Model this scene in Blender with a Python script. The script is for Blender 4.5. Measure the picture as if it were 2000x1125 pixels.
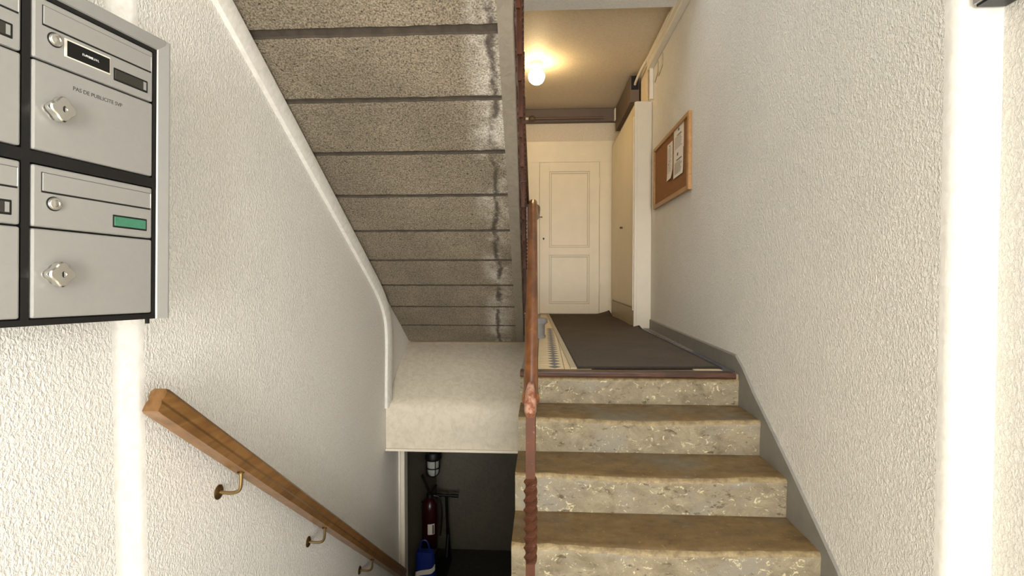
import bpy, bmesh, math, random
from mathutils import Vector, Matrix, noise
random.seed(7)
R = math.radians
S = bpy.context.scene
COL = S.collection
for o in list(bpy.data.objects):
    bpy.data.objects.remove(o)

# ------------------------------------------------------------------ camera
cam = bpy.data.cameras.new('camera')
cam.lens = 36 * 1042 / 2000
cam.sensor_width = 36
cam.clip_start = 0.02
camo = bpy.data.objects.new('camera', cam)
COL.objects.link(camo)
camo.location = (0, 0, 0.52)
camo.rotation_euler = (R(90 - 1.46), 0, R(3.3))
S.camera = camo

# ------------------------------------------------------------------ sky, daylight, fill lights, exposure
w = bpy.data.worlds.new('sky')
S.world = w
w.use_nodes = True
wb = w.node_tree.nodes['Background']
wb.inputs[0].default_value = (0.80, 0.89, 1.0, 1)
wb.inputs[1].default_value = 1.2

HR_LIGHT = 1.2     # inside the hall wall opening added for the side fill
def area_light(name, loc, rot, sx, sy, power, col):
    l = bpy.data.lights.new(name, 'AREA')
    l.shape = 'RECTANGLE'
    l.size, l.size_y, l.energy, l.color = sx, sy, power, col
    o = bpy.data.objects.new(name, l)
    o.location, o.rotation_euler = loc, rot
    COL.objects.link(o)
    return o
# open entrance door behind the camera, then two added fill lights
area_light('entrance_daylight', (0.45, -4.55, 0.25), (R(90), 0, 0), 1.2, 2.4, 160, (1.0, 0.975, 0.94))
area_light('side_fill_light', (HR_LIGHT, -1.1, 0.2), (R(90), 0, R(90)), 1.4, 2.3, 30, (1.0, 0.98, 0.95))  # added fill from the right, brightens the left wall
area_light('overhead_fill_light', (0.2, 2.0, 4.98), (0, 0, 0), 1.6, 2.6, 34, (0.97, 0.98, 1.0))  # added fill overhead, evens out the light in the stairwell
S.view_settings.view_transform = 'Standard'
S.view_settings.look = 'None'
S.view_settings.gamma = 1
S.view_settings.use_curve_mapping = False
S.view_settings.exposure = 0.76

# ------------------------------------------------------------------ materials
def sr(r, g, b):
    f = lambda c: (c / 255 / 12.92) if c / 255 <= 0.04045 else ((c / 255 + 0.055) / 1.055) ** 2.4
    return (f(r), f(g), f(b), 1)

class NT:
    def __init__(s, name):
        s.m = bpy.data.materials.new(name)
        s.m.use_nodes = True
        s.t = s.m.node_tree
        s.b = s.t.nodes['Principled BSDF']
        s.co = s.t.nodes.new('ShaderNodeTexCoord').outputs['Object']
    def n(s, typ, **kw):
        x = s.t.nodes.new(typ)
        for k, v in kw.items():
            setattr(x, k, v)
        return x
    def l(s, a, b):
        s.t.links.new(a, b)
    def set(s, x, i, v):
        if hasattr(v, 'is_output'):
            s.l(v, x.inputs[i])
        else:
            x.inputs[i].default_value = v
    def mapping(s, scale=(1, 1, 1), rot=(0, 0, 0), loc=(0, 0, 0)):
        x = s.n('ShaderNodeMapping')
        s.l(s.co, x.inputs[0])
        x.inputs[1].default_value = loc
        x.inputs[2].default_value = rot
        x.inputs[3].default_value = scale
        return x.outputs[0]
    def noise(s, scale, detail=3, rough=0.5, vec=None, dist=0):
        x = s.n('ShaderNodeTexNoise')
        s.l(vec if vec is not None else s.co, x.inputs['Vector'])
        x.inputs['Scale'].default_value = scale
        x.inputs['Detail'].default_value = detail
        x.inputs['Roughness'].default_value = rough
        x.inputs['Distortion'].default_value = dist
        return x.outputs['Fac']
    def ramp(s, fac, a, b, ca=(0, 0, 0, 1), cb=(1, 1, 1, 1)):
        x = s.n('ShaderNodeValToRGB')
        s.l(fac, x.inputs[0])
        e = x.color_ramp.elements
        e[0].position, e[1].position = a, b
        e[0].color, e[1].color = ca, cb
        return x.outputs[0]
    def mix(s, fac, a, b, mode='MIX'):
        x = s.n('ShaderNodeMix', data_type='RGBA', blend_type=mode)
        s.set(x, 0, fac)
        s.set(x, 6, a)
        s.set(x, 7, b)
        return x.outputs[2]
    def math(s, op, a, b=0.0, c=0.0):
        x = s.n('ShaderNodeMath', operation=op)
        s.set(x, 0, a)
        s.set(x, 1, b)
        s.set(x, 2, c)
        return x.outputs[0]
    def xyz(s):
        x = s.n('ShaderNodeSeparateXYZ')
        s.l(s.co, x.inputs[0])
        return x.outputs
    def bump(s, h, strength=0.5, dist=0.003, prev=None):
        x = s.n('ShaderNodeBump')
        x.inputs['Strength'].default_value = strength
        x.inputs['Distance'].default_value = dist
        s.l(h, x.inputs['Height'])
        if prev is not None:
            s.l(prev, x.inputs['Normal'])
        return x.outputs[0]
    def done(s, col, rough=0.6, normal=None, metal=0.0, spec=None):
        s.set(s.b, 'Base Color', col)
        s.set(s.b, 'Roughness', rough)
        s.b.inputs['Metallic'].default_value = metal
        if spec is not None:
            s.b.inputs['Specular IOR Level'].default_value = spec
        if normal is not None:
            s.l(normal, s.b.inputs['Normal'])
        return s.m

def plain(name, col, rough=0.5, metal=0.0, vary=0.08, scale=30, bump=0.0, bscale=200, spec=None):
    t = NT(name)
    f = t.noise(scale, 4, 0.6)
    dark = tuple(c * (1 - vary) for c in col[:3]) + (1,)
    lite = tuple(min(1, c * (1 + vary)) for c in col[:3]) + (1,)
    c = t.ramp(f, 0.3, 0.7, dark, lite)
    nm = t.bump(t.noise(bscale, 3), bump, 0.002) if bump else None
    return t.done(c, rough, nm, metal, spec)

def plaster(name, col, scale=120, strength=0.55, dist=0.0045, stretch=0.75, dirt=0.1):
    t = NT(name)
    v = t.mapping((1, 1, stretch))
    h = t.noise(scale, 2.5, 0.55, v, 0.6)
    h2 = t.ramp(h, 0.36, 0.66)
    fine = t.noise(scale * 3.2, 2, 0.5, v)
    hh = t.math('MULTIPLY_ADD', fine, 0.25, h2)
    big = t.noise(1.3, 4, 0.6)
    d = tuple(c * (1 - dirt) for c in col[:3]) + (1,)
    c1 = t.ramp(big, 0.3, 0.7, d, col)
    grain = t.ramp(h, 0.25, 0.6, (0.86, 0.85, 0.83, 1), (1, 1, 1, 1))
    c2 = t.mix(1.0, c1, grain, 'MULTIPLY')
    return t.done(c2, 0.62, t.bump(hh, strength, dist))

M = {}
M['rough_plaster'] = plaster('rough_plaster', sr(245, 242, 235), dirt=0.06)
M['rough_plaster_right'] = plaster('rough_plaster_right', sr(236, 233, 224), 115, 0.7, 0.005)
M['smooth_plaster'] = plaster('smooth_plaster', sr(236, 233, 226), 40, 0.15, 0.003, 0.7, 0.05)
M['soft_plaster'] = plaster('soft_plaster', sr(226, 217, 198), 26, 0.2, 0.006, 1.0, 0.16)
M['ceiling_paint'] = plaster('ceiling_paint', sr(226, 212, 188), 60, 0.12, 0.002, 1.0, 0.06)
M['beam_paint'] = plaster('beam_paint', sr(232, 233, 230), 60, 0.1, 0.002, 1.0, 0.04)
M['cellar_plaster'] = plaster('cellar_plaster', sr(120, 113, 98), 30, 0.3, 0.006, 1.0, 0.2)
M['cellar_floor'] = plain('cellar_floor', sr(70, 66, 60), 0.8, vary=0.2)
M['hall_floor'] = plain('hall_floor', sr(212, 205, 190), 0.45, vary=0.1, scale=12)
M['cream_paint'] = plain('cream_paint', sr(236, 224, 196), 0.38, vary=0.03, scale=6, bump=0.06, bscale=25)
M['cabinet_paint'] = plain('cabinet_paint', sr(220, 209, 188), 0.42, vary=0.03, scale=8)
M['cabinet_door_paint'] = plain('cabinet_door_paint', sr(226, 214, 184), 0.35, vary=0.04, scale=3)
M['plinth_paint'] = plain('plinth_paint', sr(178, 164, 136), 0.4, vary=0.05)
M['joint_dark'] = plain('joint_dark', sr(60, 50, 38), 0.7)
M['brown_duct'] = plain('brown_duct', sr(104, 88, 76), 0.6, vary=0.08, scale=8)
M['pipe_brown'] = plain('pipe_brown', sr(96, 76, 60), 0.45)
M['white_plastic'] = plain('white_plastic', sr(232, 224, 208), 0.35, vary=0.02)
M['conduit_paint'] = plain('conduit_paint', sr(226, 218, 202), 0.45, vary=0.04)
M['dark_hole'] = plain('dark_hole', sr(14, 13, 12), 0.8)
M['grey_paint'] = plain('grey_paint', sr(128, 124, 116), 0.5, vary=0.10, scale=14, bump=0.25, bscale=120)
M['silver_face'] = plain('silver_face', sr(166, 165, 161), 0.40, 0.35, vary=0.02, scale=60)
M['silver_edge'] = plain('silver_edge', sr(176, 176, 174), 0.35, 0.6, vary=0.02)
M['black_frame'] = plain('black_frame', sr(16, 16, 16), 0.4, vary=0.2)
M['chrome'] = plain('chrome', sr(225, 223, 218), 0.12, 1.0, vary=0.02)
M['black_print'] = plain('black_print', sr(70, 69, 67), 0.6)
M['black_label'] = plain('black_label', sr(7, 7, 7), 0.35)
M['white_print'] = plain('white_print', sr(226, 226, 222), 0.5)
M['label_dark'] = plain('label_dark', sr(52, 50, 44), 0.3)
M['label_green'] = plain('label_green', sr(66, 124, 98), 0.35, vary=0.12, scale=60)
M['brass'] = plain('brass', sr(150, 128, 88), 0.28, 0.9, vary=0.1)
M['dark_brass'] = plain('dark_brass', sr(104, 80, 48), 0.4, 0.8, vary=0.3)
M['paper'] = plain('paper', sr(238, 230, 218), 0.7, vary=0.02)
M['ink'] = plain('ink', sr(150, 142, 132), 0.7)
M['ink_dark'] = plain('ink_dark', sr(96, 88, 80), 0.7)
M['red_paint'] = plain('red_paint', sr(46, 6, 6), 0.3)
M['black_plastic'] = plain('black_plastic', sr(10, 10, 10), 0.5)
M['scooter_metal'] = plain('scooter_metal', sr(22, 22, 24), 0.45, 0.3)
M['blue_plastic'] = plain('blue_plastic', sr(18, 42, 118), 0.4, vary=0.2)
M['grey_glass'] = plain('grey_glass', sr(196, 198, 190), 0.2)
M['grey_stone'] = plain('grey_stone', sr(150, 148, 143), 0.55, vary=0.12, bump=0.2, bscale=80)
M['tile_cream'] = plain('tile_cream', sr(222, 200, 158), 0.35, vary=0.06, scale=20)
M['tile_grey'] = plain('tile_grey', sr(140, 132, 122), 0.38, vary=0.08, scale=20)
M['tile_blue'] = plain('tile_blue', sr(84, 88, 96), 0.38, vary=0.08, scale=20)
M['grout'] = plain('grout', sr(150, 134, 108), 0.7)

def wood(name, a, b, scale=18, rough=0.32, axis=(1, 0.08, 1), wear=None):
    t = NT(name)
    v = t.mapping(axis)
    f = t.noise(scale, 5, 0.6, v, 1.2)
    c = t.ramp(f, 0.3, 0.72, a, b)
    if wear:
        k = t.ramp(t.noise(26, 3, 0.6), 0.66, 0.72)
        c = t.mix(k, c, wear)
    return t.done(c, rough, t.bump(f, 0.12, 0.002))
slope_axis = (1, 0.12, 1)
M['oak_rail'] = wood('oak_rail', sr(100, 68, 34), sr(142, 103, 60), 22)
M['worn_rail'] = wood('worn_rail', sr(78, 42, 18), sr(124, 76, 36), 20, 0.28, wear=sr(150, 106, 64))
M['dark_rail'] = wood('dark_rail', sr(46, 22, 12), sr(86, 42, 20), 20, 0.3)
M['nosing_wood'] = wood('nosing_wood', sr(46, 28, 20), sr(92, 58, 38), 30, 0.4, (0.1, 1, 1))
M['frame_wood'] = wood('frame_wood', sr(152, 108, 60), sr(182, 136, 82), 20, 0.4)

# bronze-brown painted iron with chips
t = NT('brown_iron')
c = t.mix(t.ramp(t.noise(60, 4, 0.65), 0.62, 0.7), sr(82, 48, 31), sr(118, 90, 72))
c = t.mix(t.ramp(t.noise(9, 3), 0.35, 0.7), c, sr(64, 37, 25))
M['brown_iron'] = t.done(c, 0.45, t.bump(t.noise(120, 3), 0.15, 0.002), spec=0.16)
t = NT('copper_clamp')
c = t.mix(t.ramp(t.noise(45, 4, 0.6), 0.45, 0.62), sr(118, 70, 48), sr(170, 132, 112))
M['copper_clamp'] = t.done(c, 0.3, t.bump(t.noise(60, 3), 0.4, 0.004), 0.25)
t = NT('string_paint')
c = t.mix(t.ramp(t.noise(34, 5, 0.7), 0.5, 0.58), sr(74, 44, 34), sr(120, 98, 86))
M['string_paint'] = t.done(c, 0.5, t.bump(t.noise(50, 3), 0.3, 0.003))

# speckled bush-hammered concrete with an efflorescence streak near the open edge
def concrete(name, streak=True, tone=1.0):
    t = NT(name)
    g = t.noise(150, 3, 0.65)
    lo = tuple(c * tone for c in sr(80, 71, 58)[:3]) + (1,)
    hi = tuple(c * tone for c in sr(170, 158, 138)[:3]) + (1,)
    c = t.ramp(g, 0.34, 0.66, lo, hi)
    pit = t.ramp(t.noise(75, 2, 0.5), 0.27, 0.33)
    c = t.mix(pit, sr(58, 50, 40), c)
    big = t.ramp(t.noise(2.2, 4, 0.6), 0.35, 0.7, (0.74, 0.73, 0.71, 1), (1.04, 1.03, 1.0, 1))
    c = t.mix(1.0, c, big, 'MULTIPLY')
    if streak:
        x, y, z = t.xyz()
        wob = t.noise(5, 4, 0.7)
        xl = t.math('MULTIPLY_ADD', y, 0.067, x)              # x + .067 y
        xl = t.math('ADD', xl, -0.292)                         # 0 on the streak line (object space)
        xl = t.math('ADD', xl, t.math('MULTIPLY_ADD', wob, 0.12, -0.06))
        near = t.math('ABSOLUTE', xl)
        chalk = t.ramp(near, 0.03, 0.12, (1, 1, 1, 1), (0, 0, 0, 1))
        patch = t.ramp(t.noise(3.2, 5, 0.75), 0.42, 0.6)
        chalk = t.math('MULTIPLY', chalk, t.math('MULTIPLY', patch, 0.75))
        c = t.mix(chalk, c, t.mix(t.ramp(g, 0.35, 0.6), sr(150, 142, 130), sr(222, 215, 204)))
        dk = t.ramp(near, 0.006, 0.022, (1, 1, 1, 1), (0, 0, 0, 1))
        dk = t.math('MULTIPLY', dk, t.ramp(t.noise(6, 4, 0.7), 0.38, 0.52))
        c = t.mix(t.math('MULTIPLY', dk, 0.85), c, sr(56, 47, 38))
    return t.done(c, 0.85, t.bump(g, 0.7, 0.005))
M['soffit_concrete'] = concrete('soffit_concrete')
M['edge_concrete'] = plaster('edge_concrete', sr(140, 131, 117), 30, 0.3, 0.004, 1.0, 0.25)
M['joint_mortar'] = plain('joint_mortar', sr(66, 58, 48), 0.9, vary=0.3, scale=18, bump=0.3, bscale=60)

# limestone steps: ochre worn tread and pale flaking riser
t = NT('tread_stone')
c = t.ramp(t.noise(7, 5, 0.65, t.mapping((1, 2.2, 1))), 0.28, 0.72, sr(84, 64, 36), sr(122, 97, 58))
c = t.mix(t.ramp(t.noise(60, 4, 0.7), 0.62, 0.72), c, sr(150, 130, 92))
c = t.mix(t.ramp(t.noise(14, 5, 0.7), 0.60, 0.72), c, sr(62, 52, 36))
c = t.mix(t.ramp(t.noise(3.1, 4, 0.6, t.mapping((1, 1, 1), loc=(3, 1, 0))), 0.52, 0.68), c, sr(104, 94, 76))
M['tread_stone'] = t.done(c, t.ramp(t.noise(20, 3), 0.3, 0.7, (0.3, 0.3, 0.3, 1), (0.55, 0.55, 0.55, 1)), t.bump(t.noise(35, 5, 0.7), 0.35, 0.006))
t = NT('riser_stone')
v = t.mapping((1, 1, 1.3))
c = t.ramp(t.noise(9, 6, 0.7, v, 0.5), 0.3, 0.7, sr(110, 99, 78), sr(160, 148, 122))
c = t.mix(t.ramp(t.noise(3.0, 5, 0.7, v), 0.5, 0.62), c, sr(138, 131, 116))
fl = t.noise(24, 6, 0.75, v, 1.5)
c = t.mix(t.ramp(fl, 0.59, 0.62), c, sr(204, 192, 156))
c = t.mix(t.ramp(t.noise(17, 5, 0.75, t.mapping((1, 1, 2), loc=(5, 0, 2))), 0.57, 0.66), c, sr(90, 78, 56))
c = t.mix(t.ramp(t.noise(5, 5, 0.8, t.mapping((1, 1, 1), loc=(9, 3, 1))), 0.68, 0.72), c, sr(120, 82, 40))
M['riser_stone'] = t.done(c, 0.7, t.bump(fl, 0.6, 0.008, t.bump(t.noise(70, 4, 0.7), 0.35, 0.004)))
t = NT('edge_stone')
c = t.ramp(t.noise(30, 6, 0.75), 0.35, 0.65, sr(104, 86, 55), sr(152, 134, 96))
M['edge_stone'] = t.done(c, 0.5, t.bump(t.noise(60, 4, 0.7), 0.5, 0.006))

t = NT('mat_fibre')
g = t.noise(260, 3, 0.7)
c = t.ramp(g, 0.3, 0.7, sr(54, 46, 37), sr(104, 91, 75))
c = t.mix(1.0, c, t.ramp(t.noise(3, 4, 0.6), 0.3, 0.7, (0.82, 0.82, 0.82, 1), (1.08, 1.06, 1.04, 1)), 'MULTIPLY')
M['mat_fibre'] = t.done(c, 0.95, t.bump(g, 0.8, 0.004))
M['mat_border'] = plain('mat_border', sr(40, 33, 28), 0.8, vary=0.15)
t = NT('cork')
g = t.noise(140, 4, 0.7)
c = t.ramp(g, 0.3, 0.7, sr(122, 76, 36), sr(160, 108, 58))
M['cork'] = t.done(c, 0.85, t.bump(g, 0.4, 0.002))

def emit(name, col, strength):
    m = bpy.data.materials.new(name)
    m.use_nodes = True
    b = m.node_tree.nodes['Principled BSDF']
    b.inputs['Base Color'].default_value = (1, 0.95, 0.85, 1)
    b.inputs['Emission Color'].default_value = col
    b.inputs['Emission Strength'].default_value = strength
    return m
M['lamp_glow'] = emit('lamp_glow', (1.0, 0.72, 0.36, 1), 34.0)

# ------------------------------------------------------------------ mesh helpers (all in world coordinates)
def BM():
    return bmesh.new()

def box(bm, a, b, bev=0.0, seg=2):
    mn = [min(a[i], b[i]) for i in range(3)]
    mx = [max(a[i], b[i]) for i in range(3)]
    t = bmesh.new()
    vs = [t.verts.new((x, y, z)) for x in (mn[0], mx[0]) for y in (mn[1], mx[1]) for z in (mn[2], mx[2])]
    for f in ((0, 1, 3, 2), (4, 6, 7, 5), (0, 4, 5, 1), (2, 3, 7, 6), (0, 2, 6, 4), (1, 5, 7, 3)):
        t.faces.new([vs[i] for i in f])
    if bev:
        bmesh.ops.bevel(t, geom=t.edges[:], offset=bev, segments=seg, affect='EDGES', profile=0.5)
    merge(bm, t)

def merge(bm, t):
    me = bpy.data.meshes.new('tmp')
    bmesh.ops.recalc_face_normals(t, faces=t.faces[:])
    t.to_mesh(me)
    t.free()
    bm.from_mesh(me)
    bpy.data.meshes.remove(me)

def ring_skin(bm, rings, caps=True, closed=False):
    t = bmesh.new()
    vr = [[t.verts.new(p) for p in r] for r in rings]
    n = len(vr[0])
    cnt = len(vr)
    for i in range(cnt if closed else cnt - 1):
        a, b = vr[i], vr[(i + 1) % cnt]
        for j in range(n):
            t.faces.new((a[j], a[(j + 1) % n], b[(j + 1) % n], b[j]))
    if caps and not closed:
        t.faces.new(vr[0][::-1])
        t.faces.new(vr[-1])
    merge(bm, t)

def frames(pts):
    pts = [Vector(p) for p in pts]
    out = []
    prev = None
    for i, p in enumerate(pts):
        a = pts[max(0, i - 1)]
        b = pts[min(len(pts) - 1, i + 1)]
        d = (b - a).normalized()
        if prev is None:
            u = Vector((0, 0, 1)) if abs(d.z) < 0.9 else Vector((1, 0, 0))
            s = d.cross(u).normalized()
        else:
            s = (prev - d * prev.dot(d)).normalized()
        prev = s
        out.append((p, s, s.cross(d).normalized()))
    return out

def sweep(bm, pts, prof):
    """prof: list of (side, up) or function i -> list"""
    rings = []
    for i, (p, s, u) in enumerate(frames(pts)):
        pr = prof(i) if callable(prof) else prof
        rings.append([p + s * a + u * b for a, b in pr])
    ring_skin(bm, rings)

def circle(r, n=12, ry=None):
    ry = r if ry is None else ry
    return [(r * math.cos(2 * math.pi * k / n), ry * math.sin(2 * math.pi * k / n)) for k in range(n)]

def tube(bm, pts, r, n=12):
    sweep(bm, pts, circle(r, n))

def smooth_path(pts, it=2):
    pts = [Vector(p) for p in pts]
    for _ in range(it):
        q = [pts[0]]
        for a, b in zip(pts[:-1], pts[1:]):
            q += [a * .75 + b * .25, a * .25 + b * .75]
        q.append(pts[-1])
        pts = q
    return pts

def lathe(bm, c, prof, axis='z', n=24, lobes=0, amp=0.0):
    """prof: list of (radius, height along axis)"""
    c = Vector(c)
    rings = []
    for r, h in prof:
        ring = []
        for k in range(n):
            a = 2 * math.pi * k / n
            rr = max(r, 1e-4) * (1 + amp * math.cos(lobes * a))
            x, y = rr * math.cos(a), rr * math.sin(a)
            ring.append(c + {'z': Vector((x, y, h)), 'x': Vector((h, x, y)), 'y': Vector((x, h, y))}[axis])
        rings.append(ring)
    ring_skin(bm, rings)

def prism(bm, poly, axis, a, b, bev=0.0):
    """poly in the other two axes (cyclic order kept), extruded along axis from a to b"""
    def P(u, v, h):
        return {'x': (h, u, v), 'y': (u, h, v), 'z': (u, v, h)}[axis]
    t = bmesh.new()
    A = [t.verts.new(P(u, v, a)) for u, v in poly]
    B = [t.verts.new(P(u, v, b)) for u, v in poly]
    n = len(poly)
    for i in range(n):
        t.faces.new((A[i], A[(i + 1) % n], B[(i + 1) % n], B[i]))
    t.faces.new(A[::-1])
    t.faces.new(B)
    if bev:
        bmesh.ops.bevel(t, geom=t.edges[:], offset=bev, segments=2, affect='EDGES', profile=0.5)
    merge(bm, t)

def world_of(o):
    m = Matrix.Identity(4)
    while o is not None:
        m = o.matrix_basis @ m
        o = o.parent
    return m

def obj(name, bm, mat, parent=None, local=False, smooth=False, mats=None, angle=35):
    me = bpy.data.meshes.new(name)
    bm.to_mesh(me)
    bm.free()
    if parent is not None and not local:
        me.transform(world_of(parent).inverted())
    for m in (mats or [mat]):
        me.materials.append(M[m])
    if smooth:
        for p in me.polygons:
            p.use_smooth = True
        try:
            me.set_sharp_from_angle(angle=R(angle))
        except Exception:
            pass
    o = bpy.data.objects.new(name, me)
    o.parent = parent
    COL.objects.link(o)
    return o

def tag(o, label, cat, group=None):
    o['label'] = label
    o['category'] = cat
    if group:
        o['group'] = group
    return o

def thing(name, label, cat, loc, rotz=0, group=None):
    o = bpy.data.objects.new(name, None)
    o.empty_display_size = 0.05
    o.location = loc
    o.rotation_euler = (0, 0, rotz)
    COL.objects.link(o)
    return tag(o, label, cat, group)

def struct(o, label=None):
    o['kind'] = 'structure'
    if label:
        o['label'] = label
    return o

def text_bm(body, size, shear=0.0, ext=0.0003, space=1.0):
    cu = bpy.data.curves.new('lettering', 'FONT')
    cu.body = body
    cu.size = size
    cu.shear = shear
    cu.extrude = ext
    cu.space_character = space
    cu.resolution_u = 3
    to = bpy.data.objects.new('lettering_tmp', cu)
    COL.objects.link(to)
    dg = bpy.context.evaluated_depsgraph_get()
    me = bpy.data.meshes.new_from_object(to.evaluated_get(dg))
    bm = bmesh.new()
    bm.from_mesh(me)
    bpy.data.objects.remove(to)
    bpy.data.curves.remove(cu)
    bpy.data.meshes.remove(me)
    return bm

# ------------------------------------------------------------------ dimensions
RI, TR = 0.168, 0.28           # riser, tread
Y0 = 2.84                      # front edge of the landing (z = 0)
XL, XR = -1.16, 1.038           # stair walls
HL, HR = -1.190, 1.135         # hall walls (a little further apart)
YC = 1.40; YCL = 1.405                      # where hall walls step in to the stair walls
XS = -0.118                    # open left side of the stone flight
FL = -6 * RI                   # hall floor
CF = -2.50                     # cellar floor
YB = 7.0                       # back wall of the landing
CE = 2.64                      # landing ceiling
YF = -4.5                      # front (entrance) wall
TOP = 5.0

# ------------------------------------------------------------------ room shell
def plan_wall(pts, z0, z1, thick):
    """pts: plan polyline of the visible face, thick: offset in x of the hidden face"""
    bm = BM()
    poly = list(pts) + [(thick, pts[-1][1]), (thick, pts[0][1])]
    prism(bm, poly, 'z', z0, z1)
    return bm
def arc(cx, cy, r, a0, a1, n=6):
    return [(cx + r * math.cos(R(a0 + (a1 - a0) * i / n)), cy + r * math.sin(R(a0 + (a1 - a0) * i / n))) for i in range(n + 1)]

# left: hall part, smooth reveal with rounded nose, stair part
struct(obj('wall_left_hall', plan_wall([(HL, YF), (HL, YCL)], CF - 0.2, TOP, HL - 0.2), 'rough_plaster'), 'white roughcast hall wall under the letterboxes')
nose = [(HL, YCL), (HL + 0.0005, YCL + 0.008), (HL + 0.003, YCL + 0.022), (XL - 0.004, YCL + 0.054), (XL - 0.001, YCL + 0.066), (XL, YCL + 0.080)]
bm = BM(); prism(bm, nose + [(HL - 0.1, YCL + 0.080), (HL - 0.1, YCL)], 'z', CF - 0.2, TOP)
struct(obj('trim_1', bm, 'smooth_plaster', smooth=True), 'smooth white rounded wall corner beside the wall handrail')
bm = plan_wall([(XL, YCL + 0.080), (XL, 4.3)], CF - 0.2, TOP, XL - 0.25); prism(bm, [(XL - 0.25, 4.3), (XL, 4.3), (XL, YB + 0.1), (XL - 0.25, YB + 0.1)], 'z', -0.79, TOP)
struct(obj('wall_left', bm, 'rough_plaster'), 'white roughcast wall along the cellar stairs')
# right
bm = plan_wall([(HR, -0.4), (HR, YC)], CF - 0.2, TOP, HR + 0.2); box(bm, (HR, YF, CF - 0.2), (HR + 0.2, -1.8, TOP)); box(bm, (HR, -1.8, 1.35), (HR + 0.2, -0.4, TOP)); box(bm, (HR, -1.8, CF - 0.2), (HR + 0.2, -0.4, FL))  # unseen opening added for the side fill light
struct(obj('wall_right_hall', bm, 'rough_plaster_right'), 'roughcast hall wall')
nose = [(HR + 0.01, YC)] + arc(XR + 0.045, YC + 0.045, 0.045, 270, 180, 8) + [(XR, YC + 0.06)]
bm = BM(); prism(bm, nose + [(HR + 0.1, YC + 0.06)], 'z', CF - 0.2, TOP)
struct(obj('trim_2', bm, 'smooth_plaster', smooth=True), 'smooth bright white wall corner')
struct(obj('wall_right', plan_wall([(XR, YC + 0.06), (XR, YB + 0.1)], CF - 0.2, TOP, XR + 0.3), 'rough_plaster_right'), 'grey-white roughcast wall beside the stone steps')
# back wall of the landing, cellar back wall, front wall with door and window openings
bm = BM(); box(bm, (XL, YB, -0.2), (XR, YB + 0.2, TOP))
struct(obj('wall_back', bm, 'ceiling_paint'), 'cream wall around the panelled door')
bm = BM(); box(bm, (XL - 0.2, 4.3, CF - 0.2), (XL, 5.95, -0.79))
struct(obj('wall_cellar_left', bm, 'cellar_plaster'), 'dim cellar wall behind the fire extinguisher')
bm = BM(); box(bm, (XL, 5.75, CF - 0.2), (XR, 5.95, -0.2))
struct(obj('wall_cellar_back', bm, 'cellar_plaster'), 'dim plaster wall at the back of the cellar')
bm = BM()
box(bm, (HL, YF - 0.2, FL), (-0.15, YF, TOP)); box(bm, (1.05, YF - 0.2, FL), (HR, YF, TOP))
box(bm, (-0.15, YF - 0.2, 1.45), (1.05, YF, TOP))
struct(obj('wall_front', bm, 'smooth_plaster'), 'entrance wall with open doorway')
bm = BM(); box(bm, (HL - 0.2, YF - 0.2, TOP), (HR + 0.3, 0.7, TOP + 0.1)); box(bm, (HL - 0.2, 3.3, TOP), (HR + 0.3, YB + 0.2, TOP + 0.1)); box(bm, (HL - 0.2, 0.7, TOP), (-0.6, 3.3, TOP + 0.1)); box(bm, (1.0, 0.7, TOP), (HR + 0.3, 3.3, TOP + 0.1))  # gap in the unseen ceiling added for the overhead fill light
struct(obj('ceiling_stairwell', bm, 'smooth_plaster'))
# floors
bm = BM(); box(bm, (HL, YF, FL - 0.15), (HR, YCL, FL)); box(bm, (XL, YCL, FL - 0.15), (XR, YC + 0.05, FL)); box(bm, (XS, YC + 0.05, FL - 0.15), (XR, 1.5, FL))
struct(obj('floor_hall', bm, 'hall_floor'), 'pale hall floor')
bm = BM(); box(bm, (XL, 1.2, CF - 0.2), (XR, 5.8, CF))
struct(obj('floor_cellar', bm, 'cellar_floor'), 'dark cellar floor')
# landing slab
LAND = bm = BM()
box(bm, (XS, Y0 + 0.012, -0.16), (XR, YB, -0.006))
box(bm, (XL, 4.63, -0.16), (XS, YB, -0.006))
floor = struct(obj('floor_landing', bm, 'grout'), 'tiled floor of the upper landing')
# ceiling over the landing and its front beam, underside of the half landing above the hall
bm = BM(); box(bm, (XL, 4.0, CE), (XR, YB, CE + 0.25))
struct(obj('ceiling_landing', bm, 'ceiling_paint'), 'cream ceiling of the landing with the globe lamp')
bm = BM(); box(bm, (XL, 3.70, 2.52), (XR, 4.11, CE + 0.25), 0.006)
struct(obj('trim_3', bm, 'beam_paint'), 'white ceiling beam crossing in front of the landing ceiling')
bm = BM(); box(bm, (HL, YF, 1.96), (HR, 0.5, 2.10))
struct(obj('ceiling_hall', bm, 'smooth_plaster'))
# wall under the stone flight and under the landing edge, facing the cellar stairs
bm = BM()
prof = [(YC + 0.05, CF), (5.75, CF), (5.75, -0.16), (Y0, -0.22), (1.52, -1.06), (YC + 0.05, -1.06)]
prism(bm, prof, 'x', XS + 0.01, XS + 0.14)
struct(obj('wall_under_stairs', bm, 'soft_plaster'), 'plastered wall under the stone steps')
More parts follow.
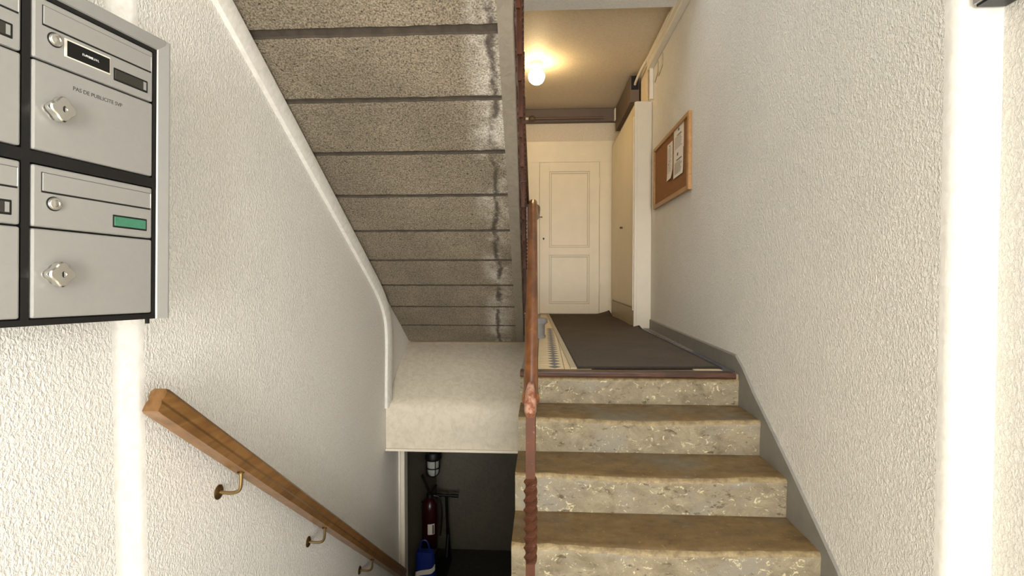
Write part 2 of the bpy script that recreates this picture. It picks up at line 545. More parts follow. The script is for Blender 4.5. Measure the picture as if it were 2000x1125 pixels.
# plaster bulkhead above the cellar opening
bm = BM()
def bulk_rings():
    prof = [(3.86, -0.765), (3.862, -0.60), (3.868, -0.475), (3.885, -0.435), (3.93, -0.40), (4.2, -0.225), (4.545, -0.072), (4.62, -0.068), (4.62, -0.70), (4.2, -0.765)]
    n = 24
    out = []
    for i in range(n + 1):
        x = XL + 0.002 + (XS + 0.012 - XL - 0.002) * i / n
        ring = []
        for j, (y, z) in enumerate(prof):
            k = 0.010 if 0 < j < 6 else 0.003
            d = noise.noise(Vector((x * 3, y * 4, z * 4))) * k
            ring.append((x, y + d, z + d))
        out.append(ring)
    return out
ring_skin(bm, bulk_rings())
struct(obj('wall_bulkhead', bm, 'soft_plaster', smooth=True), 'cream plaster bulkhead between the stair soffit and the dark cellar opening')
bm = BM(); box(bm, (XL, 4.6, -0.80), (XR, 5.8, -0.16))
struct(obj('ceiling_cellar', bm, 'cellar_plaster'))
# metal edge bead along the bulkhead bottom
bm = BM(); box(bm, (XL + 0.003, 3.836, -0.782), (XS + 0.005, 3.875, -0.764), 0.004)
struct(obj('trim_4', bm, 'white_plastic'), 'chipped white edge strip above the cellar opening')
# cellar door jamb
bm = BM(); box(bm, (XL - 0.01, 4.22, CF), (XL + 0.045, 4.32, -0.78), 0.004); box(bm, (XL - 0.01, 4.205, CF), (XL + 0.015, 4.22, -0.78))
struct(obj('trim_5', bm, 'conduit_paint'), 'pale wooden cellar door jamb beside the dark opening')

# wall string along the soffit, bending down to the bulkhead
SY, SZ, SG = 4.56, -0.06, RI / TR
def sof(y):
    return SZ + (SY - y) * SG
bm = BM()
pts = [(0.4, sof(0.4)), (2.0, sof(2.0)), (3.55, sof(3.55) + 0.0), (3.78, sof(3.78) - 0.02), (3.90, sof(3.90) - 0.10), (3.935, 0.08), (3.925, -0.10), (3.91, -0.45)]
pts = [(XL, y, z - 0.02) for y, z in pts]
pth = smooth_path(pts, 2)
rings = []
for i, p in enumerate(pth):
    a = pth[max(0, i - 1)]; b = pth[min(len(pth) - 1, i + 1)]
    d = (b - a).normalized(); nrm = Vector((0, -d.z, d.y))
    if nrm.dot(Vector((0, 1, 1))) > 0: nrm = -nrm
    rings.append([p + Vector((-0.02, 0, 0)), p + Vector((0.035, 0, 0)), p + nrm * 0.01 + Vector((0.04, 0, 0)), p + nrm * 0.062 + Vector((0.018, 0, 0)), p + nrm * 0.07 + Vector((-0.02, 0, 0))])
ring_skin(bm, rings)
struct(obj('trim_6', bm, 'smooth_plaster', smooth=True, angle=50), 'smooth white plaster band following the stair soffit down the left wall')

# ------------------------------------------------------------------ stone flight (right)
stairs = thing('stone_staircase', 'worn ochre limestone steps with pale flaking risers leading up to the mat', 'staircase', (0.45, 1.6, FL))
NX = 56
def step_mesh(k):
    yn = Y0 - TR * k
    zt = -RI * k
    zb = zt - RI - 0.004
    yb = yn + TR + 0.03
    if k == 0:
        zt -= 0.026
    prof = []   # (y offset from nose, z offset from tread, material of the following strip)
    back = yb - yn
    if k == 0:
        back = 0.16
    pr = [(back, 0, 0), (0.19, 0, 0), (0.10, 0, 0), (0.04, 0, 0), (0.014, -0.001, 2), (0.004, -0.007, 2), (0.0, -0.018, 1), (0.001, -0.032, 1), (0.004, -0.07, 1), (0.006, -0.12, 1), (0.006, zb - zt, 1), (back, zb - zt, 1)]
    if k == 0:
        pr[1] = (0.12, 0, 0)
    t = bmesh.new()
    cols = []
    x0, x1 = XS, XR - 0.013
    for i in range(NX + 1):
        f = i / NX
        x = x0 + (x1 - x0) * f
        wear = math.exp(-((f - 0.52) / 0.30) ** 2)
        col = []
        for j, (dy, dz, m) in enumerate(pr):
            y, z = yn + dy, zt + dz
            if k > 0 and j in (2, 3, 4, 5, 6, 7):
                z -= wear * (0.004, 0.010, 0.015, 0.016, 0.016, 0.012)[j - 2]
            if j in (4, 5, 6, 7) and k > 0:
                y += noise.noise(Vector((x * 14, k * 7.1, j * 0.15))) * 0.005 + noise.noise(Vector((x * 45, k * 3.3, j))) * 0.0025
                z += noise.noise(Vector((x * 25, k * 9.1, j * 0.3))) * 0.004
            if j in (8, 9):
                y += noise.noise(Vector((x * 9, k * 5, j))) * 0.005
            col.append(t.verts.new((x, y, z)))
        cols.append(col)
    n = len(pr)
    for i in range(NX):
        for j in range(n):
            fce = t.faces.new((cols[i][j], cols[i][(j + 1) % n], cols[i + 1][(j + 1) % n], cols[i + 1][j]))
            fce.material_index = pr[j][2]
    for c in (cols[0][::-1], cols[-1]):
        t.faces.new(c).material_index = 1
    bmesh.ops.recalc_face_normals(t, faces=t.faces[:])
    return t
for k in range(6):
    obj('step', step_mesh(k), None, stairs, smooth=True, mats=['tread_stone', 'riser_stone', 'edge_stone'], angle=60)
# wooden nosing of the landing
bm = BM()
rings = []
for i in range(25):
    x = XS - 0.002 + (XR - 0.03 - XS) * i / 24
    j = noise.noise(Vector((x * 20, 0, 4))) * 0.002
    rings.append([(x, Y0 - 0.012 + j, -0.026), (x, Y0 - 0.016 + j, -0.015), (x, Y0 - 0.012 + j, -0.004), (x, Y0 - 0.004, 0.002), (x, Y0 + 0.075, 0.002), (x, Y0 + 0.075, -0.026)])
ring_skin(bm, rings)
obj('nosing', bm, 'nosing_wood', stairs, smooth=True)['label'] = 'dark worn wooden nosing strip'
# grey skirting that follows the steps, and the landing baseboard
bm = BM()
top = [(YC + 0.07, FL + 0.10), (1.9, -0.515), (2.3, -0.268), (2.66, -0.06), (2.80, 0.035), (2.90, 0.085)]
poly = [(YC + 0.07, FL)] + top + [(2.90, -0.10), (2.86, -0.2), (1.6, FL)]
prism(bm, poly, 'x', XR - 0.013, XR + 0.01)
struct(obj('baseboard_stairs', bm, 'grey_paint'), 'grey painted skirting band rising beside the stone steps')
bm = BM(); prism(bm, [(XR - 0.013, 0.0), (XR + 0.01, 0.0), (XR + 0.01, 0.09), (XR - 0.008, 0.09), (XR - 0.013, 0.083)], 'y', 2.90, 5.24)
struct(obj('baseboard_right', bm, 'grey_paint'), 'grey skirting along the landing wall')

# ------------------------------------------------------------------ landing tiles (beside the mat)
def tile(x0, y0, x1, y1, mat):
    bm = BM(); box(bm, (x0 + 0.0012, y0 + 0.0012, -0.012), (x1 - 0.0012, y1 - 0.0012, 0.0), 0.0012, 1)
    return obj('tile', bm, mat, floor)
y = Y0 + 0.078
cnt = 0
while y < YB - 0.01:
    y1 = min(y + 0.15, YB)
    # left border: grey edge, cream tiles with diamonds
    tile(XS, y, -0.03, y1, 'tile_grey')
    tile(-0.03, y, 0.12, y1, 'tile_cream')
    tile(0.12, y, 0.27, y1, 'tile_cream')
    tile(0.825, y, 0.975, y1, 'tile_cream')
    tile(0.975, y, XR - 0.013, y1, 'tile_blue' if y < 3.6 else 'tile_grey')
    y += 0.15
# dark diamonds inlaid along the cream border, left and right
def diamond(cx, cy, rx, ry):
    bm = BM(); prism(bm, [(cx - rx, cy), (cx, cy - ry), (cx + rx, cy), (cx, cy + ry)], 'z', -0.004, 0.0012)
    obj('diamond_tile', bm, 'tile_blue', floor)
for i in range(22):
    diamond(0.068, 3.0 + i * 0.1, 0.034, 0.048)
for i in range(22):
    diamond(0.975, 3.1 + i * 0.1, 0.03, 0.048)

# ------------------------------------------------------------------ mat
bm = BM()
def mat_pt(u, v):
    L0, R0 = Vector((0.155, 2.935)), Vector((0.985, 2.985))
    L1, R1 = Vector((0.05, 6.93)), Vector((0.885, 6.93))
    a = L0.lerp(L1, v); b = R0.lerp(R1, v)
    if v > 0.55:
        b.x -= 0.03 * min(1, (v - 0.55) * 10)
    return a.lerp(b, u)
def mat_grid(u0, u1, v0, v1, z0, z1, nu, nv):
    t = bmesh.new()
    g = []
    for i in range(nu + 1):
        row = []
        for j in range(nv + 1):
            u = u0 + (u1 - u0) * i / nu; v = v0 + (v1 - v0) * j / nv
            p = mat_pt(u, v)
            # curled edge by the cupboard and the far corner
            c1 = math.exp(-((v - 0.57) / 0.03) ** 2) * max(0, u - 0.9) * 10 * 0.028
            c2 = max(0, v - 0.93) / 0.07 * max(0, u - 0.80) / 0.2 * 0.05
            wv = 0.0015 * noise.noise(Vector((p.x * 4, p.y * 4, 0)))
            row.append((t.verts.new((p.x, p.y, z0)), t.verts.new((p.x, p.y, z1 + c1 + c2 + wv))))
        g.append(row)
    for i in range(nu):
        for j in range(nv):
            a, b, c, d = g[i][j], g[i + 1][j], g[i + 1][j + 1], g[i][j + 1]
            t.faces.new((a[1], b[1], c[1], d[1])); t.faces.new((d[0], c[0], b[0], a[0]))
    for i in range(nu):
        t.faces.new((g[i][0][0], g[i + 1][0][0], g[i + 1][0][1], g[i][0][1]))
        t.faces.new((g[i][nv][1], g[i + 1][nv][1], g[i + 1][nv][0], g[i][nv][0]))
    for j in range(nv):
        t.faces.new((g[0][j][1], g[0][j + 1][1], g[0][j + 1][0], g[0][j][0]))
        t.faces.new((g[nu][j][0], g[nu][j + 1][0], g[nu][j + 1][1], g[nu][j][1]))
    merge(bm, t)
matt = thing('floor_mat', 'long dark brown fibre mat lying on the tiled landing', 'mat', (0.5, 4.9, 0))
mat_grid(0.04, 0.975, 0.008, 0.995, 0.002, 0.009, 30, 60)
obj('mat_field', bm, 'mat_fibre', matt, smooth=True)
bm = BM(); mat_grid(0.0, 0.04, 0.0, 1.0, 0.001, 0.007, 2, 60)
obj('border', bm, 'plinth_paint', matt)
bm = BM(); mat_grid(0.04, 0.05, 0.0, 1.0, 0.0015, 0.0098, 1, 60); mat_grid(0.975, 1.0, 0.0, 1.0, 0.001, 0.008, 2, 60); mat_grid(0.05, 0.975, 0.0, 0.008, 0.001, 0.008, 20, 1)
obj('border', bm, 'mat_border', matt)

# ------------------------------------------------------------------ upper flight, seen from below
upper = thing('concrete_staircase', 'speckled grey concrete flight of steps seen from underneath with dark joints', 'staircase', (-0.65, 4.4, 0))
def xr_edge(y):
    return -0.11 - 0.020 * (y - 2.04)
YR = 4.68
NB = 13
def block(k):
    y1 = SY - TR * k
    y0 = y1 - TR
    jg = lambda j: 0.0085 + 0.0004 * j + (0.006 if j >= 9 else 0)
    gap, gap2 = jg(k), jg(k + 1)
    yr = YR - TR * (k + 1)
    bot = RI * (k + 1)
    topz = RI * (k + 2)
    t = bmesh.new()
    cols = []
    n = 40
    xa, xb = XL + 0.004, xr_edge(y0 + TR / 2) - 0.055
    for i in range(n + 1):
        x = xa + (xb - xa) * i / n
        j1 = noise.noise(Vector((x * 22, k * 3.7, 1))) * 0.0035 + noise.noise(Vector((x * 60, k, 2))) * 0.002
        j2 = noise.noise(Vector((x * 22, k * 3.7, 5))) * 0.0035 + noise.noise(Vector((x * 60, k, 6))) * 0.002
        hi, lo = y1 - gap + j1, y0 + gap2 + j2
        pr = [(hi, sof(hi)), (hi + 0.001, sof(hi) + 0.03), (y1 - gap, bot - 0.001), (yr, bot - 0.001), (yr, topz), (y0 + gap2, topz), (lo - 0.001, sof(lo) + 0.03), (lo, sof(lo))]
        cols.append([t.verts.new((x, a, b)) for a, b in pr])
    m = 8
    for i in range(n):
        for j in range(m):
            t.faces.new((cols[i][j], cols[i][(j + 1) % m], cols[i + 1][(j + 1) % m], cols[i + 1][j])).material_index = 1 if j in (0, 6) else 0
    t.faces.new(cols[0][::-1]); t.faces.new(cols[-1])
    bmesh.ops.recalc_face_normals(t, faces=t.faces[:])
    return t
for k in range(NB):
    obj('step', block(k), None, upper, mats=['soffit_concrete', 'joint_mortar'])
    # recessed mortar joint above each block's upper edge
    y0 = SY - TR * (k + 1)
    if k < NB - 1:
        g = 0.022
        bm = BM(); prism(bm, [(y0 + g, sof(y0 + g) + 0.010), (y0 + g, sof(y0) + 0.06), (y0 - g, sof(y0) + 0.06), (y0 - g, sof(y0 - g) + 0.010)], 'x', XL + 0.005, xr_edge(y0) - 0.05)
        obj('mortar_joint', bm, 'joint_mortar', upper)
# smooth cast edge along the open side
bm = BM()
rings = []
for i in range(40):
    y = SY - i * (TR * NB) / 39
    xe = xr_edge(y)
    j = noise.noise(Vector((y * 9, 2, 2))) * 0.004
    s = sof(y)
    rings.append([(xe - 0.062, y, s - 0.001), (xe - 0.004 + j, y, s - 0.002 + j * 0.5), (xe + j, y, s + 0.006), (xe, y, s + 0.15), (xe - 0.058, y, s + 0.15)])
ring_skin(bm, rings)
obj('edge_beam', bm, 'edge_concrete', upper, smooth=True, angle=50)
# brown painted string plate on the outer side
bm = BM()
rings = []
for i in range(60):
    y = SY - 0.06 - i * (TR * NB - 0.1) / 59
    xe = xr_edge(y)
    s = sof(y)
    j = noise.noise(Vector((y * 12, 5, 2))) * 0.003
    rings.append([(xe + 0.001, y, s + 0.03), (xe + 0.007 + j, y, s + 0.028), (xe + 0.007 + j, y, s + 0.30), (xe + 0.001, y, s + 0.30)])
ring_skin(bm, rings)
obj('string_plate', bm, 'string_paint', upper)['label'] = 'chipped brown painted side plate'
# rounded starting step on the landing
bs = thing('stone_plinth', 'grey stone rounded plinth at the foot of the upper flight', 'plinth', (-0.06, 4.42, 0))
bm = BM()
def stad(r, yb, z0, z1, cx=-0.055, cy=4.40):
    pts = [(cx - 0.085, cy - r)] + [(cx + r * math.cos(R(a)), cy + r * math.sin(R(a))) for a in range(-90, 91, 15)] + [(cx - 0.085, cy + r)]
    prism(bm, pts, 'z', z0, z1)
stad(0.072, 0, 0.0, 0.118)
stad(0.080, 0, 0.0, 0.02)
obj('base', bm, 'grey_stone', bs, smooth=True, angle=40)
bm = BM()
stad(0.084, 0, 0.112, 0.124); stad(0.094, 0, 0.122, 0.150); stad(0.088, 0, 0.148, 0.160)
obj('tread', bm, 'grey_stone', bs, smooth=True, angle=40)

# ------------------------------------------------------------------ balustrade with wooden handrail
bal = thing('balustrade', 'brown iron banister with worn wooden handrail beside the stone steps', 'banister', (-0.034, 1.5, -4 * RI))
def rail_prof(w=0.021, h=0.024):
    return [(w * math.copysign(abs(math.cos(a)) ** 0.8, math.cos(a)), h * math.copysign(abs(math.sin(a)) ** 0.8, math.sin(a))) for a in [2 * math.pi * k / 16 for k in range(16)]]
lower = [(-0.034, 1.50, 0.168), (-0.035, 1.62, 0.236), (-0.043, 2.2, 0.570), (-0.050, 2.66, 0.832), (-0.052, 2.78, 0.885), (-0.052, 2.92, 0.905), (-0.052, 3.4, 0.91)]
pth = smooth_path(lower, 3)
bm = BM()
sweep(bm, pth, lambda i: rail_prof(0.0215 + 0.004 * max(0, 1 - i / 6), 0.025 + 0.003 * max(0, 1 - i / 6)))
obj('handrail', bm, 'worn_rail', bal, smooth=True, angle=50)
turn = [(-0.052, 3.4, 0.91), (-0.048, 3.9, 0.93), (-0.042, 4.2, 1.01), (-0.040, 4.40, 1.075), (-0.095, 4.44, 1.085), (-0.130, 4.30, 1.085), (-0.13, 4.1, 1.15), (-0.13, 3.9, 1.24), (-0.135, 3.0, 1.74), (-0.135, 2.4, 2.10), (-0.135, 1.3, 2.76)]
bm = BM(); sweep(bm, smooth_path(turn, 3), rail_prof(0.021, 0.022))
obj('handrail', bm, 'dark_rail', bal, smooth=True, angle=50)['label'] = 'dark wooden rail of the upper flight'
# end clamp
bm = BM()
sweep(bm, [(-0.034, 1.482, 0.128), (-0.034, 1.478, 0.140), (-0.034, 1.480, 0.166), (-0.034, 1.492, 0.190), (-0.034, 1.515, 0.204)],
      lambda i: [(a * (0.8, 1.12, 1.18, 1.0, 0.7)[i], b * (0.8, 1.1, 1.1, 0.9, 0.6)[i]) for a, b in circle(0.0215, 14, 0.016)])
obj('end_clamp', bm, 'copper_clamp', bal, smooth=True)['label'] = 'coppery rail end fitting'
def bar(x, y, z0, z1, s, twist=None, nseg=1):
    bm = BM()
    rings = []
    zs = [z0, z1] if not twist else [z0, twist[0]] + [twist[0] + (twist[1] - twist[0]) * i / 60 for i in range(1, 60)] + [twist[1], z1]
    for z in zs:
        a = R(45)
        s2 = s
        if twist:
            f = min(1, max(0, (z - twist[0]) / (twist[1] - twist[0])))
            a += f * 2 * math.pi * 2.25
            s2 = s * (1 + 0.12 * math.sin(math.pi * f) ** 0.5 if 0 < f < 1 else 1)
        rings.append([(x + s2 * 1.414 * math.cos(a + q * math.pi / 2) / 2 * 1.0, y + s2 * 1.414 * math.sin(a + q * math.pi / 2) / 2, z) for q in range(4)])
    ring_skin(bm, rings)
    return bm
po = obj('end_post', bar(-0.034, 1.5, -4 * RI + 0.0, 0.15, 0.026, (-0.30, -0.055)), 'brown_iron', bal)
po['label'] = 'brown iron end post with a twisted section'
def rail_z(y):
    for a, b in zip(pth[:-1], pth[1:]):
        if a.y <= y <= b.y:
            f = (y - a.y) / max(1e-6, b.y - a.y)
            return a.z + (b.z - a.z) * f
    return 0.9
for k in (3, 2, 1):
    yy = Y0 - TR * k + 0.06
    obj('baluster', bar(-0.036, yy, -RI * k - 0.002, rail_z(yy) - 0.01, 0.014), 'brown_iron', bal)
for yy in (2.98, 3.13, 3.28, 3.6, 3.8, 4.0, 4.2):
    obj('baluster', bar(-0.080, yy, -0.002, 0.91, 0.014), 'brown_iron', bal)
for i in range(16):
    yy = 4.12 - i * TR / 2
    z1 = 1.14 + (4.1 - yy) * 0.56
    if i % 2 == 0:
        obj('baluster', bar(xr_edge(yy) + 0.018, yy, sof(yy) + 0.02, z1, 0.018, (sof(yy) + 0.35, sof(yy) + 0.6)), 'brown_iron', bal)
    else:
        obj('baluster', bar(xr_edge(yy) + 0.016, yy, sof(yy) + 0.05, z1, 0.014), 'brown_iron', bal)

# ------------------------------------------------------------------ cellar steps and wall handrail
cst = thing('cellar_staircase', 'plain concrete steps going down into the dark cellar', 'staircase', (-0.64, 1.6, CF))
nc = 8
rc = (FL - CF) / nc
for k in range(1, nc):
    y = 1.48 + 0.25 * (k - 1)
    bm = BM(); box(bm, (XL + 0.003, y, CF), (XS + 0.006, y + 0.249, FL - rc * k), 0.006)
    obj('step', bm, 'grey_stone', cst)
rail = thing('wall_handrail', 'long golden oak handrail sloping down the white wall on brass brackets', 'handrail', (XL, 1.42, -0.6))
A, B = Vector((-1.075, 1.415, 0.172)), Vector((-1.075, 4.02, -1.80))
prof = [(-0.026, -0.036), (0.026, -0.036), (0.026, -0.012), (0.021, -0.002), (0.026, 0.010), (0.0265, 0.026), (0.019, 0.036), (-0.019, 0.036), (-0.0265, 0.026), (-0.026, 0.010), (-0.021, -0.002), (-0.026, -0.012)]
bm = BM()
sweep(bm, [A, A.lerp(B, 0.004), A.lerp(B, 0.996), B], lambda i: [(a * (0.9, 1, 1, .9)[i], b * (0.93, 1, 1, .93)[i]) for a, b in prof])
obj('rail', bm, 'oak_rail', rail, smooth=True, angle=25)
for f, yy in ((0, 1.77), (1, 2.49), (2, 3.22)):
    ft = (yy + 0.06 - A.y) / (B.y - A.y)
    pc = A.lerp(B, ft)
    zw = pc.z - 0.118
    bm = BM()
    lathe(bm, (XL, yy + 0.06, zw), [(0.026, -0.002), (0.026, 0.003), (0.022, 0.006), (0.012, 0.008)], 'x', 20)
    ro = obj('bracket_rose', bm, 'dark_brass', rail, smooth=True)
    bm = BM()
    tube(bm, smooth_path([(XL, yy + 0.06, zw), (XL + 0.05, yy + 0.06, zw - 0.004), (XL + 0.08, yy + 0.06, zw + 0.006), (XL + 0.085, yy + 0.06, zw + 0.04), (XL + 0.085, yy + 0.06, pc.z - 0.034)], 3), 0.0065, 10)
    obj('bracket_arm', bm, 'brass', rail, smooth=True)
    bm = BM(); lathe(bm, (XL + 0.085, yy + 0.06, pc.z - 0.046), [(0.013, 0.0), (0.013, 0.004)], 'z', 16)
    obj('bracket_plate', bm, 'dark_brass', rail)

# ------------------------------------------------------------------ letterboxes
MROT = math.atan2(0.27714, 0.04681)
BW, BH = 0.281, 0.32
CPX, CPZ = 0.303, 0.351
MO = Vector((-1.0576, 1.0413, 0.429))
LEAN = Matrix.Rotation(R(1.5), 4, 'Y')
bankM = Matrix.Translation(MO) @ Matrix.Rotation(MROT, 4, 'Z') @ LEAN
def mthing(name, label, cat, s, z, group=None):
    o = bpy.data.objects.new(name, None)
    o.empty_display_size = 0.05
    m = bankM @ Matrix.Translation((s, 0, z))
    o.location = m.to_translation()
    o.rotation_euler = m.to_euler()
    COL.objects.link(o)
    return tag(o, label, cat, group)
hs = mthing('letterbox_housing', 'black housing with a silver flange holding the letterboxes on the wall', 'mailbox housing', 0, 0)
bm = BM()
box(bm, (-CPX - 0.014, 0.012, -0.016), (BW + 0.014, 0.10, CPZ + BH + 0.012))
obj('back_box', bm, 'black_frame', hs, local=True)
bm = BM()
# black front grid between the boxes
box(bm, (-CPX - 0.014, -0.001, -0.016), (BW + 0.014, 0.014, -0.003)); box(bm, (-CPX - 0.014, -0.001, BH + 0.003), (BW + 0.014, 0.014, CPZ - 0.003))
box(bm, (-CPX - 0.014, -0.001, CPZ + BH + 0.002), (BW + 0.014, 0.014, CPZ + BH + 0.012))
for a, b in ((-CPX + BW + 0.003, -0.003), (BW + 0.003, BW + 0.014), (-CPX - 0.014, -CPX - 0.003)):
    box(bm, (a, -0.0008, -0.016), (b, 0.014, CPZ + BH + 0.012))
obj('grid_frame', bm, 'black_frame', hs, local=True)
bm = BM()
z1 = CPZ + BH + 0.012
e = BW + 0.014
prism(bm, [(e, 0.000), (e + 0.003, -0.003), (e + 0.029, -0.010), (e + 0.033, -0.010), (e + 0.033, 0.05), (e, 0.05)], 'z', -0.016, z1 + 0.03)
obj('side_flange', bm, 'silver_edge', hs, local=True)
bm = BM()
prism(bm, [(0.0, z1), (-0.003, z1 + 0.003), (-0.010, z1 + 0.027), (-0.010, z1 + 0.03), (0.05, z1 + 0.03), (0.05, z1)], 'x', -CPX - 0.02, e + 0.02)
obj('top_flange', bm, 'silver_edge', hs, local=True)
bm = BM(); box(bm, (BW - 0.008, 0.0, -0.028), (BW - 0.002, 0.008, -0.015))
obj('catch_screw', bm, 'black_frame', hs, local=True)
bm = BM(); box(bm, (-CPX, 0.10, 0.05), (-CPX + 0.06, 0.112, 0.6)); 
obj('wall_bracket', bm, 'black_frame', hs, local=True)

def mailbox(s, z, label, text=False, name=False, green=False):
    r = mthing('letterbox', label, 'mailbox', s, z, 'silver letterboxes in the wall housing')
    zl = 0.191
    bm = BM(); box(bm, (0, -0.004, zl), (BW, 0.010, BH), 0.004)
    lid = obj('lid', bm, 'silver_face', r, local=True)
    # flap: recessed dark rim with a raised plate
    bm = BM(); box(bm, (0.0165, -0.0046, 0.2635), (0.2755, 0.0, 0.3065), 0.0004, 1)
    obj('flap_gap', bm, 'black_frame', lid, local=True)
    bm = BM(); box(bm, (0.0185, -0.0062, 0.2672), (0.2735, 0.0, 0.3055), 0.0012)
    obj('letter_flap', bm, 'silver_face', lid, local=True)
    bm = BM(); box(bm, (0.2735, -0.0066, 0.2672), (0.2765, 0.0, 0.3055), 0.0008, 1)
    obj('flap_edge', bm, 'silver_edge', lid, local=True)
    # lock / bell button
    bm = BM(); lathe(bm, (0.042, -0.004, 0.243), [(0.0155, 0.001), (0.0155, -0.0015), (0.0145, -0.002)], 'y', 24)
    obj('button_ring', bm, 'black_frame', lid, local=True, smooth=True)
    bm = BM(); lathe(bm, (0.042, -0.004, 0.243), [(0.0135, 0.0), (0.0135, -0.005), (0.0115, -0.008), (0.0075, -0.0085), (0.007, -0.007), (0.004, -0.008), (0.001, -0.0082)], 'y', 24)
    obj('button', bm, 'chrome', lid, local=True, smooth=True)
    # name window
    bm = BM(); box(bm, (0.174, -0.0052, 0.208), (0.266, 0.0, 0.239), 0.0022)
    nw = obj('name_window', bm, 'black_frame', lid, local=True)
    bm = BM(); box(bm, (0.178, -0.0058, 0.2125), (0.262, 0.0, 0.2345), 0.0006, 1)
    obj('name_card', bm, 'label_green' if green else 'label_dark', lid, local=True)
    if not green:
        bm = BM(); box(bm, (0.2525, -0.0060, 0.2135), (0.2605, 0.0, 0.2335))
        obj('card_edge', bm, 'silver_face', lid, local=True)
    if name:
        bm = BM(); box(bm, (0.0615, -0.0050, 0.217), (0.166, 0.0, 0.257), 0.0006, 1)
        obj('sticker_rim', bm, 'white_plastic', lid, local=True)
        bm = BM(); box(bm, (0.067, -0.0054, 0.2195), (0.164, 0.0, 0.2535))
        obj('sticker', bm, 'black_label', lid, local=True)
        bm = BM()
        x = 0.100
        rr = random.Random(3)
        while x < 0.136:
            wd = rr.uniform(0.0018, 0.0034)
            box(bm, (x, -0.0057, 0.2345), (x + 0.0009, -0.005, 0.2395)); box(bm, (x, -0.0057, rr.choice([0.2345, 0.2365, 0.2387])), (x + wd, -0.005, 0.2395 if rr.random() < 0.3 else 0.2352 + rr.choice([0, 0.002])))
            x += wd + 0.0008
        obj('printed_name', bm, 'white_print', lid, local=True)['kind'] = 'stuff'
    bm = BM(); box(bm, (0, -0.004, 0), (BW, 0.010, 0.187), 0.004)
    door = obj('door', bm, 'silver_face', r, local=True)
    bm = BM(); lathe(bm, (0.040, -0.004, 0.092), [(0.019, 0.0), (0.019, -0.002), (0.012, -0.003), (0.012, -0.010), (0.0225, -0.012), (0.024, -0.015), (0.024, -0.028), (0.0215, -0.031), (0.006, -0.0315), (0.0055, -0.029), (0.001, -0.029)], 'y', 48, 4, 0.13)
    obj('turn_knob', bm, 'chrome', door, local=True, smooth=True)
    bm = BM(); box(bm, (0.0385, -0.0338, 0.086), (0.0415, -0.029, 0.098))
    obj('keyhole', bm, 'black_frame', door, local=True)
    if text:
        bm = text_bm('PAS DE PUBLICITE SVP', 0.0125, 0.0, 0.0002, 0.95)
        xs = [v.co.x for v in bm.verts]
        k = 0.116 / (max(xs) - min(xs))
        bmesh.ops.scale(bm, vec=(k, 1, 1), verts=bm.verts)
        bmesh.ops.rotate(bm, cent=(0, 0, 0), matrix=Matrix.Rotation(R(90), 3, 'X'), verts=bm.verts)
        bmesh.ops.translate(bm, vec=(0.080, -0.0043, 0.150), verts=bm.verts)
        obj('lettering', bm, 'black_print', door, local=True)
    return r
mailbox(0, CPZ, 'silver letterbox marked PAS DE PUBLICITE SVP with a black name sticker', text=True, name=True)
mailbox(0, 0, 'silver letterbox with a green name card and scratched door', green=True)
mailbox(-CPX, CPZ, 'silver letterbox beside the one with the black name sticker')
mailbox(-CPX, 0, 'silver letterbox beside the one with the green name card')

# ------------------------------------------------------------------ landing: door and its surround
door1 = bpy.data.objects.new('door_1', None)
door1.location = (0.34, YB, 0)
COL.objects.link(door1)
struct(door1, 'cream painted two-panel door at the end of the landing')
bm = BM(); box(bm, (-0.30, YB - 0.03, 1.973), (1.0, YB + 0.01, 2.24), 0.002); box(bm, (-0.30, YB - 0.03, 0.0), (-0.045, YB + 0.01, 1.973), 0.002); box(bm, (0.731, YB - 0.03, 0.0), (1.0, YB + 0.01, 1.973), 0.002)
obj('surround', bm, 'cream_paint', door1)
bm = BM(); box(bm, (-0.05, YB - 0.020, 0.0), (0.745, YB + 0.01, 1.985))
obj('shadow_gap', bm, 'plinth_paint', door1)
DL, DR, DB, DT = -0.040, 0.726, 0.012, 1.968
def frame_rect(bm, x0, x1, z0, z1, wd, y0, y1, bev=0.0):
    box(bm, (x0, y0, z0), (x0 + wd, y1, z1), bev); box(bm, (x1 - wd, y0, z0), (x1, y1, z1), bev)
    box(bm, (x0 + wd, y0, z0), (x1 - wd, y1, z0 + wd), bev); box(bm, (x0 + wd, y0, z1 - wd), (x1 - wd, y1, z1), bev)
bm = BM()
P1 = (0.085, 0.600, 0.872, 1.850); P2 = (0.085, 0.600, 0.140, 0.770)
yf = YB - 0.040
box(bm, (DL, yf, DB), (P1[0], YB - 0.005, DT), 0.002); box(bm, (P1[1], yf, DB), (DR, YB - 0.005, DT), 0.002)
box(bm, (P1[0], yf, P1[3]), (P1[1], YB - 0.005, DT)); box(bm, (P1[0], yf, P2[3]), (P1[1], YB - 0.005, P1[2])); box(bm, (P1[0], yf, DB), (P1[1], YB - 0.005, P2[2]))
leaf = obj('door_leaf', bm, 'cream_paint', door1)
